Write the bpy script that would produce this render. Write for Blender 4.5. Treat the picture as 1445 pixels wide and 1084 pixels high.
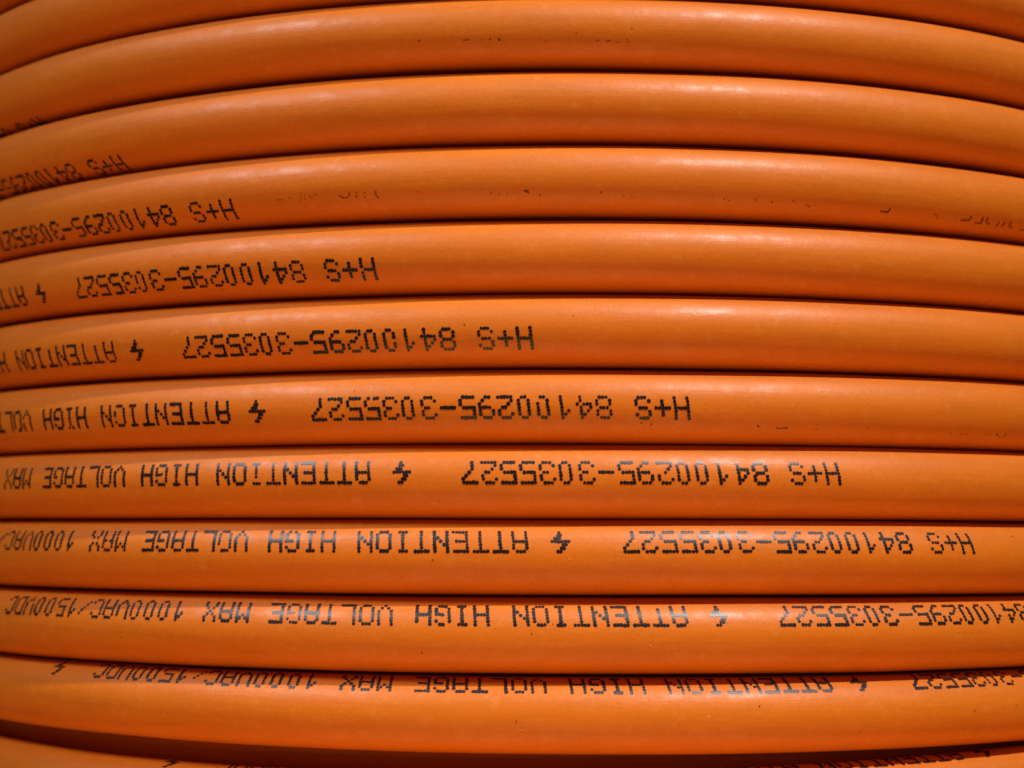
import bpy, math, random
import numpy as np
from mathutils import Matrix, Vector
for o in list(bpy.data.objects):
    bpy.data.objects.remove(o)
SC = bpy.context.scene
COL = SC.collection
U = 0.0152                      # metres from one turn of the cable to the next

# ---------------------------------------------------------------- camera
FPX, CAMD, RAD = 2434.22, 34.3205, 11.5883      # focal length (px of a 1445 px wide picture), distance and drum radius in turns
YAW, PITCH, ROLL, CAMZ = -0.026535, 0.089231, -0.011481, -8.7263
cy, sy = math.cos(YAW), math.sin(YAW)
fw = Vector((sy*math.cos(PITCH), cy*math.cos(PITCH), math.sin(PITCH)))
rt = Vector((cy, -sy, 0)); up = rt.cross(fw)
c, s = math.cos(ROLL), math.sin(ROLL)
rt, up = c*rt + s*up, -s*rt + c*up
cam = bpy.data.cameras.new('camera')
cam_o = bpy.data.objects.new('camera', cam); COL.objects.link(cam_o)
cam_o.matrix_world = Matrix(((rt.x, up.x, -fw.x, 0), (rt.y, up.y, -fw.y, -CAMD*U), (rt.z, up.z, -fw.z, CAMZ*U), (0, 0, 0, 1)))
cam.sensor_width = 36; cam.lens = 36*FPX/1445
cam.clip_start = 0.01; cam.clip_end = 50
cam.dof.use_dof = True; cam.dof.focus_distance = 22.6*U; cam.dof.aperture_fstop = 14
SC.camera = cam_o

# ---------------------------------------------------------------- world and lamps (a dim hall with lamps overhead, plus an added fill from below)
W = bpy.data.worlds.new('World'); SC.world = W; W.use_nodes = True
W.node_tree.nodes['Background'].inputs[0].default_value = (1.0, 0.62, 0.30, 1)
W.node_tree.nodes['Background'].inputs[1].default_value = 0.085
def lamp(name, az, el, dist, size, power, col, size_y=None):
    aim = Vector((0, -12*U, -7*U))
    d = Vector((math.sin(az)*math.cos(el), -math.cos(az)*math.cos(el), math.sin(el)))
    l = bpy.data.lights.new(name, 'AREA'); l.size = size; l.energy = power; l.color = col
    if size_y: l.shape = 'RECTANGLE'; l.size_y = size_y
    o = bpy.data.objects.new(name, l); COL.objects.link(o)
    o.location = aim + d*dist
    o.rotation_euler = (-d).to_track_quat('-Z', 'Y').to_euler()
    return o
D = math.radians
def spot(name, az, el, dist, radius, power, col, cone, aim_z):
    o = lamp(name, az, el, dist, .1, 1, col)
    old = o.data; l = bpy.data.lights.new(name, 'SPOT'); o.data = l; bpy.data.lights.remove(old)
    l.energy = power; l.color = col; l.shadow_soft_size = radius; l.spot_size = cone; l.spot_blend = 1.0
    o.rotation_euler = (Vector((0, -12*U, aim_z*U)) - o.location).to_track_quat('-Z', 'Y').to_euler()
spot('hall_or_fill_light', D(47), D(60), 1.5, 0.03, 80, (1.0, 0.97, 0.94), D(19), -16.5)
spot('hall_or_fill_light', D(-62), D(51), 1.5, 0.2, 52, (0.97, 0.98, 1.0), D(24), -12.5)
lamp('hall_or_fill_light', D(0), D(-60), 0.38, 0.45, 1.15, (1.0, 0.50, 0.16))  # added warm fill from below, standing in for floor bounce; no real lamp
SC.view_settings.view_transform = 'Standard'; SC.view_settings.look = 'None'
SC.view_settings.exposure = 0.1; SC.view_settings.gamma = 1.0

# ---------------------------------------------------------------- materials
def new_mat(name):
    m = bpy.data.materials.new(name); m.use_nodes = True
    return m, m.node_tree.nodes, m.node_tree.links, m.node_tree.nodes['Principled BSDF']
def sheath():
    m, N, L, P = new_mat('orange_sheath')
    uv = N.new('ShaderNodeUVMap'); uv.uv_map = 'along'
    tc = N.new('ShaderNodeTexCoord')
    mp = N.new('ShaderNodeMapping'); mp.inputs['Scale'].default_value = (0.35, 4.0, 1); L.new(uv.outputs[0], mp.inputs[0])
    st = N.new('ShaderNodeTexNoise'); st.inputs['Scale'].default_value = 3; st.inputs['Detail'].default_value = 6; L.new(mp.outputs[0], st.inputs['Vector'])
    bl = N.new('ShaderNodeTexNoise'); bl.inputs['Scale'].default_value = 60; bl.inputs['Detail'].default_value = 5; L.new(tc.outputs['Object'], bl.inputs['Vector'])
    ad = N.new('ShaderNodeMath'); ad.operation = 'MULTIPLY_ADD'; ad.inputs[1].default_value = 0.5; L.new(st.outputs[0], ad.inputs[0])
    hf = N.new('ShaderNodeMath'); hf.operation = 'MULTIPLY'; hf.inputs[1].default_value = 0.5; L.new(bl.outputs[0], hf.inputs[0]); L.new(hf.outputs[0], ad.inputs[2])
    cr = N.new('ShaderNodeValToRGB'); cr.color_ramp.elements[0].position = .3; cr.color_ramp.elements[1].position = .7
    cr.color_ramp.elements[0].color = (0.75, 0.178, 0.004, 1); cr.color_ramp.elements[1].color = (0.80, 0.204, 0.009, 1)
    L.new(ad.outputs[0], cr.inputs[0]); 
    # fine dust and faint soot specks
    sp = N.new('ShaderNodeTexVoronoi'); sp.inputs['Scale'].default_value = 190; L.new(tc.outputs['Object'], sp.inputs['Vector'])
    th = N.new('ShaderNodeMath'); th.operation = 'LESS_THAN'; th.inputs[1].default_value = 0.028; L.new(sp.outputs['Distance'], th.inputs[0])
    mx = N.new('ShaderNodeMix'); mx.data_type = 'RGBA'; mx.inputs['B'].default_value = (0.28, 0.06, 0.012, 1)
    ms = N.new('ShaderNodeMath'); ms.operation = 'MULTIPLY'; ms.inputs[1].default_value = 0.6; L.new(th.outputs[0], ms.inputs[0])
    L.new(ms.outputs[0], mx.inputs['Factor']); L.new(cr.outputs[0], mx.inputs['A']); L.new(mx.outputs['Result'], P.inputs['Base Color'])
    rr = N.new('ShaderNodeMapRange'); rr.inputs['To Min'].default_value = .44; rr.inputs['To Max'].default_value = .56
    L.new(ad.outputs[0], rr.inputs[0]); L.new(rr.outputs[0], P.inputs['Roughness'])
    P.inputs['Specular IOR Level'].default_value = 0.34
    P.inputs['Coat Weight'].default_value = 0.16; P.inputs['Coat Roughness'].default_value = 0.30
    # relief: moulded grain in two sizes, lengthwise drawing marks, scuffs
    def noise(scale, detail, vec):
        n = N.new('ShaderNodeTexNoise'); n.inputs['Scale'].default_value = scale; n.inputs['Detail'].default_value = detail; L.new(vec, n.inputs['Vector']); return n.outputs[0]
    def bump(h, dist, strength, prev=None):
        b = N.new('ShaderNodeBump'); b.inputs['Distance'].default_value = dist; b.inputs['Strength'].default_value = strength
        L.new(h, b.inputs['Height'])
        if prev: L.new(prev, b.inputs['Normal'])
        return b.outputs[0]
    o3 = tc.outputs['Object']
    n1 = bump(noise(2600, 2, o3), .00003, .8)
    n2 = bump(noise(750, 3, o3), .00006, .8, n1)
    n3 = bump(ad.outputs[0], .00010, .5, n2)
    n4 = bump(noise(140, 2, o3), .00016, .6, n3)
    L.new(n4, P.inputs['Normal']); L.new(n4, P.inputs['Coat Normal'])
    # scuffed patches break the sheen
    cw = N.new('ShaderNodeMapRange'); cw.inputs['From Min'].default_value = .42; cw.inputs['From Max'].default_value = .68
    cw.inputs['To Min'].default_value = .01; cw.inputs['To Max'].default_value = .27
    L.new(noise(230, 6, o3), cw.inputs[0]); L.new(cw.outputs[0], P.inputs['Coat Weight'])
    # colour: fine mottling and long rub marks, a little grime
    def darken(fac_socket, amount, col, src):
        q = N.new('ShaderNodeMix'); q.data_type = 'RGBA'; q.inputs['B'].default_value = (*col, 1)
        a = N.new('ShaderNodeMath'); a.operation = 'MULTIPLY'; a.inputs[1].default_value = amount; a.use_clamp = True
        L.new(fac_socket, a.inputs[0]); L.new(a.outputs[0], q.inputs['Factor']); L.new(src, q.inputs['A']); return q.outputs['Result']
    def rng(sock, a, b):
        r = N.new('ShaderNodeMapRange'); r.inputs['From Min'].default_value = a; r.inputs['From Max'].default_value = b; L.new(sock, r.inputs[0]); return r.outputs[0]
    mp2 = N.new('ShaderNodeMapping'); mp2.inputs['Scale'].default_value = (0.6, 2.2, 1); L.new(uv.outputs[0], mp2.inputs[0])
    cur = mx.outputs['Result']
    cur = darken(rng(noise(1.3, 5, mp2.outputs[0]), .45, .75), .28, (0.52, 0.125, 0.010), cur)
    cur = darken(rng(noise(1900, 2, o3), .5, .8), .35, (0.50, 0.12, 0.006), cur)
    cur = darken(rng(noise(420, 4, o3), .58, .8), .35, (0.86, 0.32, 0.06), cur)
    L.new(cur, P.inputs['Base Color'])
    return m
def ink(name, col, rough, spec, alpha=1.0):
    m, N, L, P = new_mat(name)
    tc = N.new('ShaderNodeTexCoord')
    n = N.new('ShaderNodeTexNoise'); n.inputs['Scale'].default_value = 900; L.new(tc.outputs['Object'], n.inputs['Vector'])
    cr = N.new('ShaderNodeValToRGB'); cr.color_ramp.elements[0].color = (*[v*.6 for v in col], 1); cr.color_ramp.elements[1].color = (*[v*1.5 for v in col], 1)
    L.new(n.outputs[0], cr.inputs[0]); L.new(cr.outputs[0], P.inputs['Base Color'])
    P.inputs['Roughness'].default_value = rough; P.inputs['Specular IOR Level'].default_value = spec
    P.inputs['Alpha'].default_value = alpha
    return m
M_SHEATH = sheath()
M_INK = ink('black_ink', (0.010, 0.005, 0.005), 0.37, 0.5)
M_SMUDGE = ink('transferred_ink', (0.07, 0.014, 0.005), 0.5, 0.3, 0.48)
M_DUST_GLINT = ink('pale_dust_glint', (0.75, 0.45, 0.25), 0.5, 0.5)  # dust, and the pale dots that paint the glint of scratches
M_DIRT = ink('dark_dirt', (0.20, 0.045, 0.012), 0.6, 0.3)

# ---------------------------------------------------------------- cable geometry
SLOPE = -1/(2*math.pi)          # each turn drops one pitch
R_TUBE = 0.497
DZ = {2: .015, 3: .001, 4: -.002, 5: -.009, 6: -.005, 7: -.011, 8: .012, 9: .023, 10: .002, 11: -.025, 12: -.242, 13: -.242, 14: -.242, 15: -.242}
WOB = {2: (-.016, -.025), 3: (-.002, -.009), 4: (-.014, .009), 5: (-.014, .045), 6: (-.006, .025), 7: (.002, .038), 8: (.002, .004),
       9: (-.010, -.033), 10: (-.009, -.015), 11: (-.016, -.004), 12: (.173, .154), 13: (.173, .154), 14: (.173, .154), 15: (.173, .154)}
DTH = {2: -.007, 3: -.002442, 4: -.002933, 5: .001667, 6: .004068, 7: .001305, 8: .000614, 9: .001017, 10: .000692, 11: -.00398, 12: .002}
PHI = {0: -2.2, 1: -1.75, 2: -1.34, 3: -.941053, 4: -.589561, 5: -.385936, 6: -.289272, 7: -.075745, 8: .22062, 9: .424747, 10: .59145, 11: .990863, 12: 1.37, 13: 1.6}
TX0, TX1, TX2 = .131761, .170385, .021209
def zc(k, t):
    """height of the middle of turn k at azimuth t"""
    t = np.asarray(t, float)
    w = np.clip((1.5 - np.abs(t))/.6, 0, 1); w = w*w*(3-2*w)
    a, b = WOB.get(k, (0, 0))
    tc = np.clip(t, -.8, .8)
    micro = .0035*np.sin(5*t + 2.1*k) + .0025*np.sin(11*t + 1.3*k) + .0012*np.sin(23*t + 4.7*k)
    return -k + SLOPE*t + (DZ.get(k, 0) + a*tc + b*(tc*tc - .05) + micro)*w
def point(k, t, phi, lift=0.0, R=RAD):
    rho = R + (R_TUBE + lift)*np.cos(phi)
    return np.stack([rho*np.sin(t), -rho*np.cos(t), zc(k, t) + (R_TUBE + lift)*np.sin(phi)], -1)*U
def link(name, me, mat, parent):
    me.materials.append(mat)
    o = bpy.data.objects.new(name, me); COL.objects.link(o); o.parent = parent
    return o
def tube_mesh(k, R, seg, fine, coarse):
    a = math.radians(68)
    t = np.concatenate([np.linspace(-math.pi, -a, coarse)[:-1], np.linspace(-a, a, fine), np.linspace(a, math.pi, coarse)[1:]])
    phi = np.linspace(0, 2*math.pi, seg, endpoint=False)
    T, F = np.meshgrid(t, phi, indexing='ij')
    co = point(k, T, F, 0, R) if R == RAD else np.stack([(R + R_TUBE*np.cos(F))*np.sin(T), -(R + R_TUBE*np.cos(F))*np.cos(T), -k + SLOPE*T + R_TUBE*np.sin(F)], -1)*U
    n, m = len(t), seg
    i, j = np.meshgrid(np.arange(n-1), np.arange(m), indexing='ij'); j2 = (j+1) % m
    fa = np.stack([i*m+j, (i+1)*m+j, (i+1)*m+j2, i*m+j2], -1).reshape(-1, 4)
    me = bpy.data.meshes.new('turn')
    me.vertices.add(n*m); me.vertices.foreach_set('co', co.reshape(-1).astype(np.float32))
    me.loops.add(fa.size); me.loops.foreach_set('vertex_index', fa.reshape(-1).astype(np.int32))
    me.polygons.add(len(fa)); me.polygons.foreach_set('loop_start', np.arange(0, fa.size, 4, dtype=np.int32))
    me.update(calc_edges=True)
    uvl = me.uv_layers.new(name='along')
    tt = t[fa // m]*RAD + k*17.3; pp = phi[fa % m].copy()
    pp[:, 2:] = np.where(pp[:, 2:] < pp[:, :2].min(1, keepdims=True), pp[:, 2:] + 2*math.pi, pp[:, 2:])
    uvl.data.foreach_set('uv', np.stack([tt, pp], -1).reshape(-1).astype(np.float32))
    me.polygons.foreach_set('use_smooth', np.ones(len(fa), bool))
    return me

coil = bpy.data.objects.new('cable_coil', None); COL.objects.link(coil)
coil['label'] = 'bright orange high voltage cable wound in tight turns with black dotted print'
coil['category'] = 'cable'
LAB = {0: 'plain orange turn cut by the upper edge of the picture', 1: 'plain orange turn second from the top, no print showing',
       2: 'orange turn with only a sliver of print peeping out above the next turn',
       3: 'orange turn whose print starts near the left and half hides under its lower edge',
       4: 'orange turn with faint rubbed off ink marks along its lower side', 5: 'orange turn where H+S stands well left of the middle',
       6: 'orange turn where H+S stands in the middle', 7: 'orange turn with short ink dashes low down to the right of H+S',
       8: 'orange turn whose print runs from H+S to MAX', 9: 'orange turn where H+S stands close to the right end',
       10: 'orange turn printed right across, ending in 1500VDC', 11: 'lowest whole orange turn, print half in the shade of the turn above',
       12: 'orange turn at the lower edge, set apart by a dark gap'}
TURN = {}
for k in range(-2, 16):
    fine = 273 if 0 <= k <= 13 else 120
    o = link('turn', tube_mesh(k, RAD, 72 if 0 <= k <= 13 else 40, fine, 44), M_SHEATH, coil)
    TURN[k] = o
    if k in LAB: o['label'] = LAB[k]
# the layer underneath, lying in the grooves of the outer one
inner = tube_mesh(0.5, RAD - 0.78, 40, 100, 50); inner.materials.append(M_SHEATH)
for k in range(-2, 15):
    o = bpy.data.objects.new('inner_turn', inner); COL.objects.link(o); o.parent = coil
    o.location = (0, 0, -(k + (.10 if k >= 11 else 0))*U)

# ---------------------------------------------------------------- printing
FONT = {
'H': '#...#/#...#/#...#/#####/#...#/#...#/#...#', '+': '...../..#../..#../#####/..#../..#../.....',
'S': '.###./#...#/#..../.###./....#/#...#/.###.', '8': '.###./#...#/#...#/.###./#...#/#...#/.###.',
'4': '...#./..##./.#.#./#..#./#####/...#./...#.', '1': '...#./..##./.#.#./...#./...#./...#./...#.',
'0': '..##./.#..#/.#..#/.#..#/.#..#/.#..#/..##.', '2': '.###./#...#/....#/..##./.#.../#..../#####',
'9': '.###./#...#/#...#/.####/....#/...#./.##..', '5': '#####/#..../#..../####./....#/....#/####.',
'3': '.###./#...#/....#/..##./....#/#...#/.###.', '7': '#####/....#/...#./..#../.#.../.#.../.#...',
'-': '...../...../...../#####/...../...../.....', 'A': '.###./#...#/#...#/#####/#...#/#...#/#...#',
'T': '#####/..#../..#../..#../..#../..#../..#..', 'I': '.###./..#../..#../..#../..#../..#../.###.',
'E': '#####/#..../#..../####./#..../#..../#####', 'N': '#...#/#...#/##..#/#.#.#/#..##/#...#/#...#',
'O': '.###./#...#/#...#/#...#/#...#/#...#/.###.', 'G': '.###./#...#/#..../#.###/#...#/#...#/.###.',
'V': '#...#/#...#/#...#/#...#/#...#/.#.#./..#..', 'L': '#..../#..../#..../#..../#..../#..../#####',
'M': '#...#/##.##/#.#.#/#...#/#...#/#...#/#...#', 'X': '#...#/#...#/.#.#./..#../.#.#./#...#/#...#',
'C': '.###./#...#/#..../#..../#..../#...#/.###.', 'D': '####./#...#/#...#/#...#/#...#/#...#/####.',
'/': '...../....#/...#./..#../.#.../#..../.....'}
BOLT = [(2.4, 0), (2, 1), (2.8, 1), (1, 2), (1.7, 2), (2.4, 2), (0, 3), (1, 3), (2, 3), (3, 3), (4, 3), (5, 3), (3.3, 4), (4.1, 4), (2.6, 5), (3.4, 5), (1.4, 6), (2.3, 6)]
CP, RP, SHEAR = 1/6.05, 0.0454, 0.11
RHO = RAD + .5
def dots_mesh(name, k, dots, rad, lift=.0035, sides=8):
    """dots: (azimuth, section angle, size) -> small patches that follow the sheath"""
    rnd = random.Random(k*31 + len(dots))
    n = len(dots)
    if not n: return None
    T = np.empty((n, sides+1)); F = np.empty((n, sides+1)); Lf = np.empty((n, sides+1))
    for i, (t, f, q) in enumerate(dots):
        r0 = rad*q*rnd.uniform(.9, 1.1); rot = rnd.random()
        t += rnd.gauss(0, .0016)/RHO; f += rnd.gauss(0, .0016)/R_TUBE
        T[i, 0], F[i, 0] = t, f
        for j in range(sides):
            a = 2*math.pi*(j+rot)/sides; rj = r0*rnd.uniform(.9, 1.08)
            T[i, j+1] = t + rj*math.cos(a)/RHO; F[i, j+1] = f + rj*math.sin(a)/R_TUBE
        Lf[i, :] = lift + rnd.uniform(0, .0012)
    co = point(k, T, F, Lf).reshape(-1, 3)
    b = np.arange(n)[:, None]*(sides+1)
    fa = np.concatenate([np.stack([b[:, 0], b[:, 0]+1+(j+1) % sides, b[:, 0]+1+j], -1) for j in range(sides)])
    me = bpy.data.meshes.new(name); me.from_pydata(co.tolist(), [], fa.tolist()); me.update()
    return me
def theta(k, ii): return TX0 + TX1*(k-7) + DTH.get(k, 0) - TX2*ii
def cell_dots(k, ii, ch, phi0):
    """dots of one character; the print reads from right to left and stands on its head, as the drum lies"""
    out = []
    if ch == 'bolt':
        pts = [(x - 2.5, y - 3) for x, y in BOLT]
    else:
        pts = []
        for r, row in enumerate(FONT[ch].split('/')):
            for q, v in enumerate(row):
                if v == '#': pts.append((2 - q, 3 - r))
    for x, y in pts:        # x to the right, y downwards as seen
        f = phi0 - y*RP/R_TUBE
        t = theta(k, ii) + x*CP*TX2 + SHEAR*y*RP/RHO
        out.append((t, f, 1.0))
    return out
NUM = 'H+S 84100295-3035527'
WARN = ['ATTENTION', 'HIGH', 'VOLTAGE', 'MAX', '1000VAC/1500VDC']
def add_print(k):
    f0 = PHI[k]
    rnd = random.Random(k)
    wear = lambda L: [d for d in L if rnd.random() > .008]
    def char(i, ch):            # every character is inked a little differently
        q = rnd.uniform(.9, 1.06)
        return [(t, f, s_*q) for t, f, s_ in cell_dots(k, i + rnd.uniform(-.02, .02), ch, f0)]
    d = []
    for i, ch in enumerate(NUM):
        if ch != ' ': d += char(i*(1-.0105), ch)
    link('part_number_print', dots_mesh('print', k, wear(d), .0264), M_INK, TURN[k])
    for ii in (22.3, 69.0):
        link('lightning_bolt_print', dots_mesh('print', k, cell_dots(k, ii, 'bolt', f0), .0245), M_INK, TURN[k])
    i = 25 - .637
    for w in WARN:
        d = []
        for ch in w:
            d += char(i, ch); i += 1
        o = link('warning_print', dots_mesh('print', k, wear(d), .0264), M_INK, TURN[k])
        o['label'] = 'black dotted words ' + w
        i += 1
for k in range(1, 14): add_print(k)
# ink rubbed off from neighbouring turns, grime specks, dust grains and scratch glints painted as pale dots: (turn, azimuth, section angle, size)
SMUDGE = [(2,-0.1478,-0.347,1),(2,-0.0977,-0.372,0.8),(2,-0.0948,-0.369,0.8),(2,-0.0927,-0.38,0.7),(2,-0.069,-0.368,0.8),(2,-0.0587,-0.382,1.2),(2,-0.0073,-0.449,0.6),(2,0.0256,-0.227,0.7),(2,0.0865,-0.082,0.7),(2,0.0479,-0.411,0.7),(2,0.0504,-0.406,0.6),(2,0.0595,-0.431,0.8),(2,0.0619,-0.421,0.9),(2,0.0712,-0.45,0.7),(2,0.0812,-0.362,0.6),(2,0.0823,-0.421,0.7),(2,-0.0791,-0.371,0.5),(4,-0.3164,-0.404,0.59),(4,-0.314,-0.411,0.59),(4,-0.3111,-0.408,0.59),(4,-0.301,-0.371,0.68),(4,-0.2866,-0.264,0.59),(4,-0.2869,-0.329,0.59),(4,-0.2872,-0.395,0.59),(4,-0.2877,-0.462,0.59),(4,-0.2821,-0.346,0.59),(4,-0.2823,-0.434,0.59),(4,-0.276,-0.348,0.59),(4,-0.2755,-0.397,0.59),(4,-0.2723,-0.377,0.51),(4,-0.2682,-0.331,0.68),(4,-0.2405,-0.401,0.85),(4,-0.2388,-0.438,0.85),(4,-0.2367,-0.462,0.85),(4,-0.2342,-0.468,0.85),(4,-0.2314,-0.45,0.85),(4,-0.2289,-0.408,0.85),(4,-0.2293,-0.355,0.85),(4,-0.2208,-0.348,0.68),(4,-0.2211,-0.452,0.85),(4,-0.2115,-0.358,0.68),(4,-0.2114,-0.469,0.85),(4,-0.1985,-0.337,0.68),(4,-0.1989,-0.395,0.85),(4,-0.1975,-0.466,0.85),(4,-0.1962,-0.489,0.85),(4,-0.1514,-0.378,0.68),(4,-0.0301,-0.42,1.2),(4,-0.0324,-0.41,1),(4,-0.0286,-0.459,0.8),(4,-0.0697,-0.466,0.7),(4,-0.0612,-0.488,0.6),(4,-0.0519,-0.472,0.6),(4,-0.0164,-0.538,0.9),(4,0.05,-0.451,0.9),(4,0.0843,-0.569,0.7),(4,0.0749,-0.552,0.6),(4,0.1869,-0.566,0.7),(4,0.192,-0.602,0.7),(4,0.2224,-0.531,0.7),(4,0.2236,-0.59,0.6),(4,0.2417,-0.589,0.9),(4,0.2664,-0.538,0.7),(4,0.2692,-0.575,0.6),(4,0.2833,-0.638,0.8),(4,0.287,-0.664,1),(4,0.3768,-0.673,1.0),(4,0.379,-0.672,1.0),(4,0.3813,-0.672,1.0),(4,0.3835,-0.671,1.0),(4,0.3857,-0.67,1.0),(4,0.3875,-0.567,1.0),(4,0.3866,-0.61,1.0),(4,0.3858,-0.653,1.0),(4,0.449,-0.594,0.7),(4,0.4513,-0.639,0.7),(4,0.4537,-0.696,0.8),(4,0.4887,-0.688,1.0),(4,0.4912,-0.686,1.0),(4,0.4937,-0.684,1.0),(4,0.4962,-0.681,1.0),(4,0.4987,-0.679,1.0),(4,0.5006,-0.559,1.0),(4,0.5,-0.605,1.0),(4,0.4995,-0.653,1.0),(4,0.5107,-0.729,1.0),(4,0.5133,-0.727,1.0),(4,0.5159,-0.724,1.0),(4,0.5185,-0.721,1.0),(4,0.5184,-0.558,1.0),(4,0.5184,-0.601,1.0),(4,0.5185,-0.644,1.0),(4,0.5188,-0.688,1.0),(4,0.5249,-0.543,1.0),(4,0.5253,-0.585,1.0),(4,0.5257,-0.627,1.0),(4,0.5262,-0.67,1.0),(4,0.5296,-0.712,1.0),(4,0.5322,-0.717,1.0),(4,0.5447,-0.626,1.0),(4,0.5443,-0.666,1.0),(4,0.5439,-0.708,1.0),(4,0.5436,-0.751,1.0),(4,0.5533,-0.611,1.0),(4,0.553,-0.653,1.0),(4,0.5527,-0.695,1.0),(4,0.5525,-0.739,1.0),(4,0.5634,-0.58,1.0),(4,0.563,-0.617,1.0),(4,0.5628,-0.656,1.0),(4,0.5625,-0.694,1.0),(4,0.5657,-0.73,1.0),(4,0.5684,-0.734,1.0),(4,0.5839,-0.779,1.0),(4,0.5868,-0.775,1.0),(4,0.5897,-0.771,1.0),(7,0.2196,-0.545,1.08),(7,0.2181,-0.522,0.72),(7,0.2409,-0.591,0.9),(7,0.244,-0.596,0.9),(7,0.2469,-0.589,0.99),(7,0.2497,-0.594,0.99),(7,0.2524,-0.587,0.9),(7,0.2872,-0.604,0.72),(7,0.349,-0.55,0.63),(7,0.4609,-0.634,0.72),(7,0.4754,-0.649,0.72),(7,0.4792,-0.653,0.72),(7,0.4829,-0.637,0.72),(7,0.5113,-0.614,0.54),(7,0.5153,-0.63,0.63),(7,0.5191,-0.627,0.54),(7,0.528,-0.6,0.9),(7,0.5295,-0.638,0.9),(7,0.534,-0.675,0.72),(7,0.5385,-0.691,0.72),(7,0.5417,-0.668,0.72),(7,0.5426,-0.601,0.9)]
DIRT = [(8,-0.5798,0.831,0.7),(8,-0.5975,0.16,0.5),(9,-0.1361,-0.078,1),(9,-0.5699,-0.049,0.8),(10,-0.0313,0.089,0.9),(10,-0.0087,0.33,0.8),(10,-0.1501,-0.452,1),(10,-0.5273,-0.229,0.7),(11,0.2118,0.316,1),(11,-0.0484,-0.062,1),(11,0.4744,0.015,0.9),(11,0.5362,0.09,0.9),(6,-0.0997,0.082,1),(6,0.0179,0.313,0.6),(3,-0.6449,-0.043,0.8),(5,-0.3929,-0.806,0.9),(5,-0.4175,-0.717,0.6),(9,0.5478,0.652,0.9),(7,0.0897,-0.481,0.9),(7,0.1005,-0.519,1),(3,-0.1915,0.641,0.4),(8,-0.1299,-0.562,0.6),(11,0.3273,-0.414,0.6),(7,-0.2243,0.424,0.7)]
DUST_GLINT = [(8,-0.4715,-0.564,1),(9,0.0099,-0.024,1),(10,0.0944,-0.184,0.8),(11,-0.0423,-0.274,1.3),(11,0.1553,0.072,1.2),(7,-0.0267,0.072,0.7),(7,0.3422,0.572,0.7),(7,-0.3473,0.465,0.8),(3,-0.3573,0.259,1),(3,-0.3418,0.264,0.8),(3,-0.3389,0.235,0.5),(3,-0.2815,0.258,0.6),(3,-0.26,0.215,0.7),(3,-0.2407,0.243,0.5),(4,-0.3621,0.318,0.6),(4,-0.3576,0.33,0.8),(4,-0.3533,0.366,0.7),(4,-0.3488,0.379,0.5),(8,-0.3616,0.372,0.7),(3,0.1743,0.536,0.8),(3,0.1715,0.456,0.6),(5,-0.3201,0.289,0.7),(5,-0.3706,0.254,0.5),(6,-0.5731,0.938,0.5)]
for name, data, rad, mat, lift in (('ink_smudge', SMUDGE, .0185, M_SMUDGE, .0022), ('dirt_speck', DIRT, .0125, M_DIRT, .003), ('dust_or_glint', DUST_GLINT, .010, M_DUST_GLINT, .006)):
    for k in sorted({d[0] for d in data}):
        o = link(name, dots_mesh(name, k, [d[1:] for d in data if d[0] == k], rad, lift, 7), mat, TURN[k])
        o['kind'] = 'stuff'
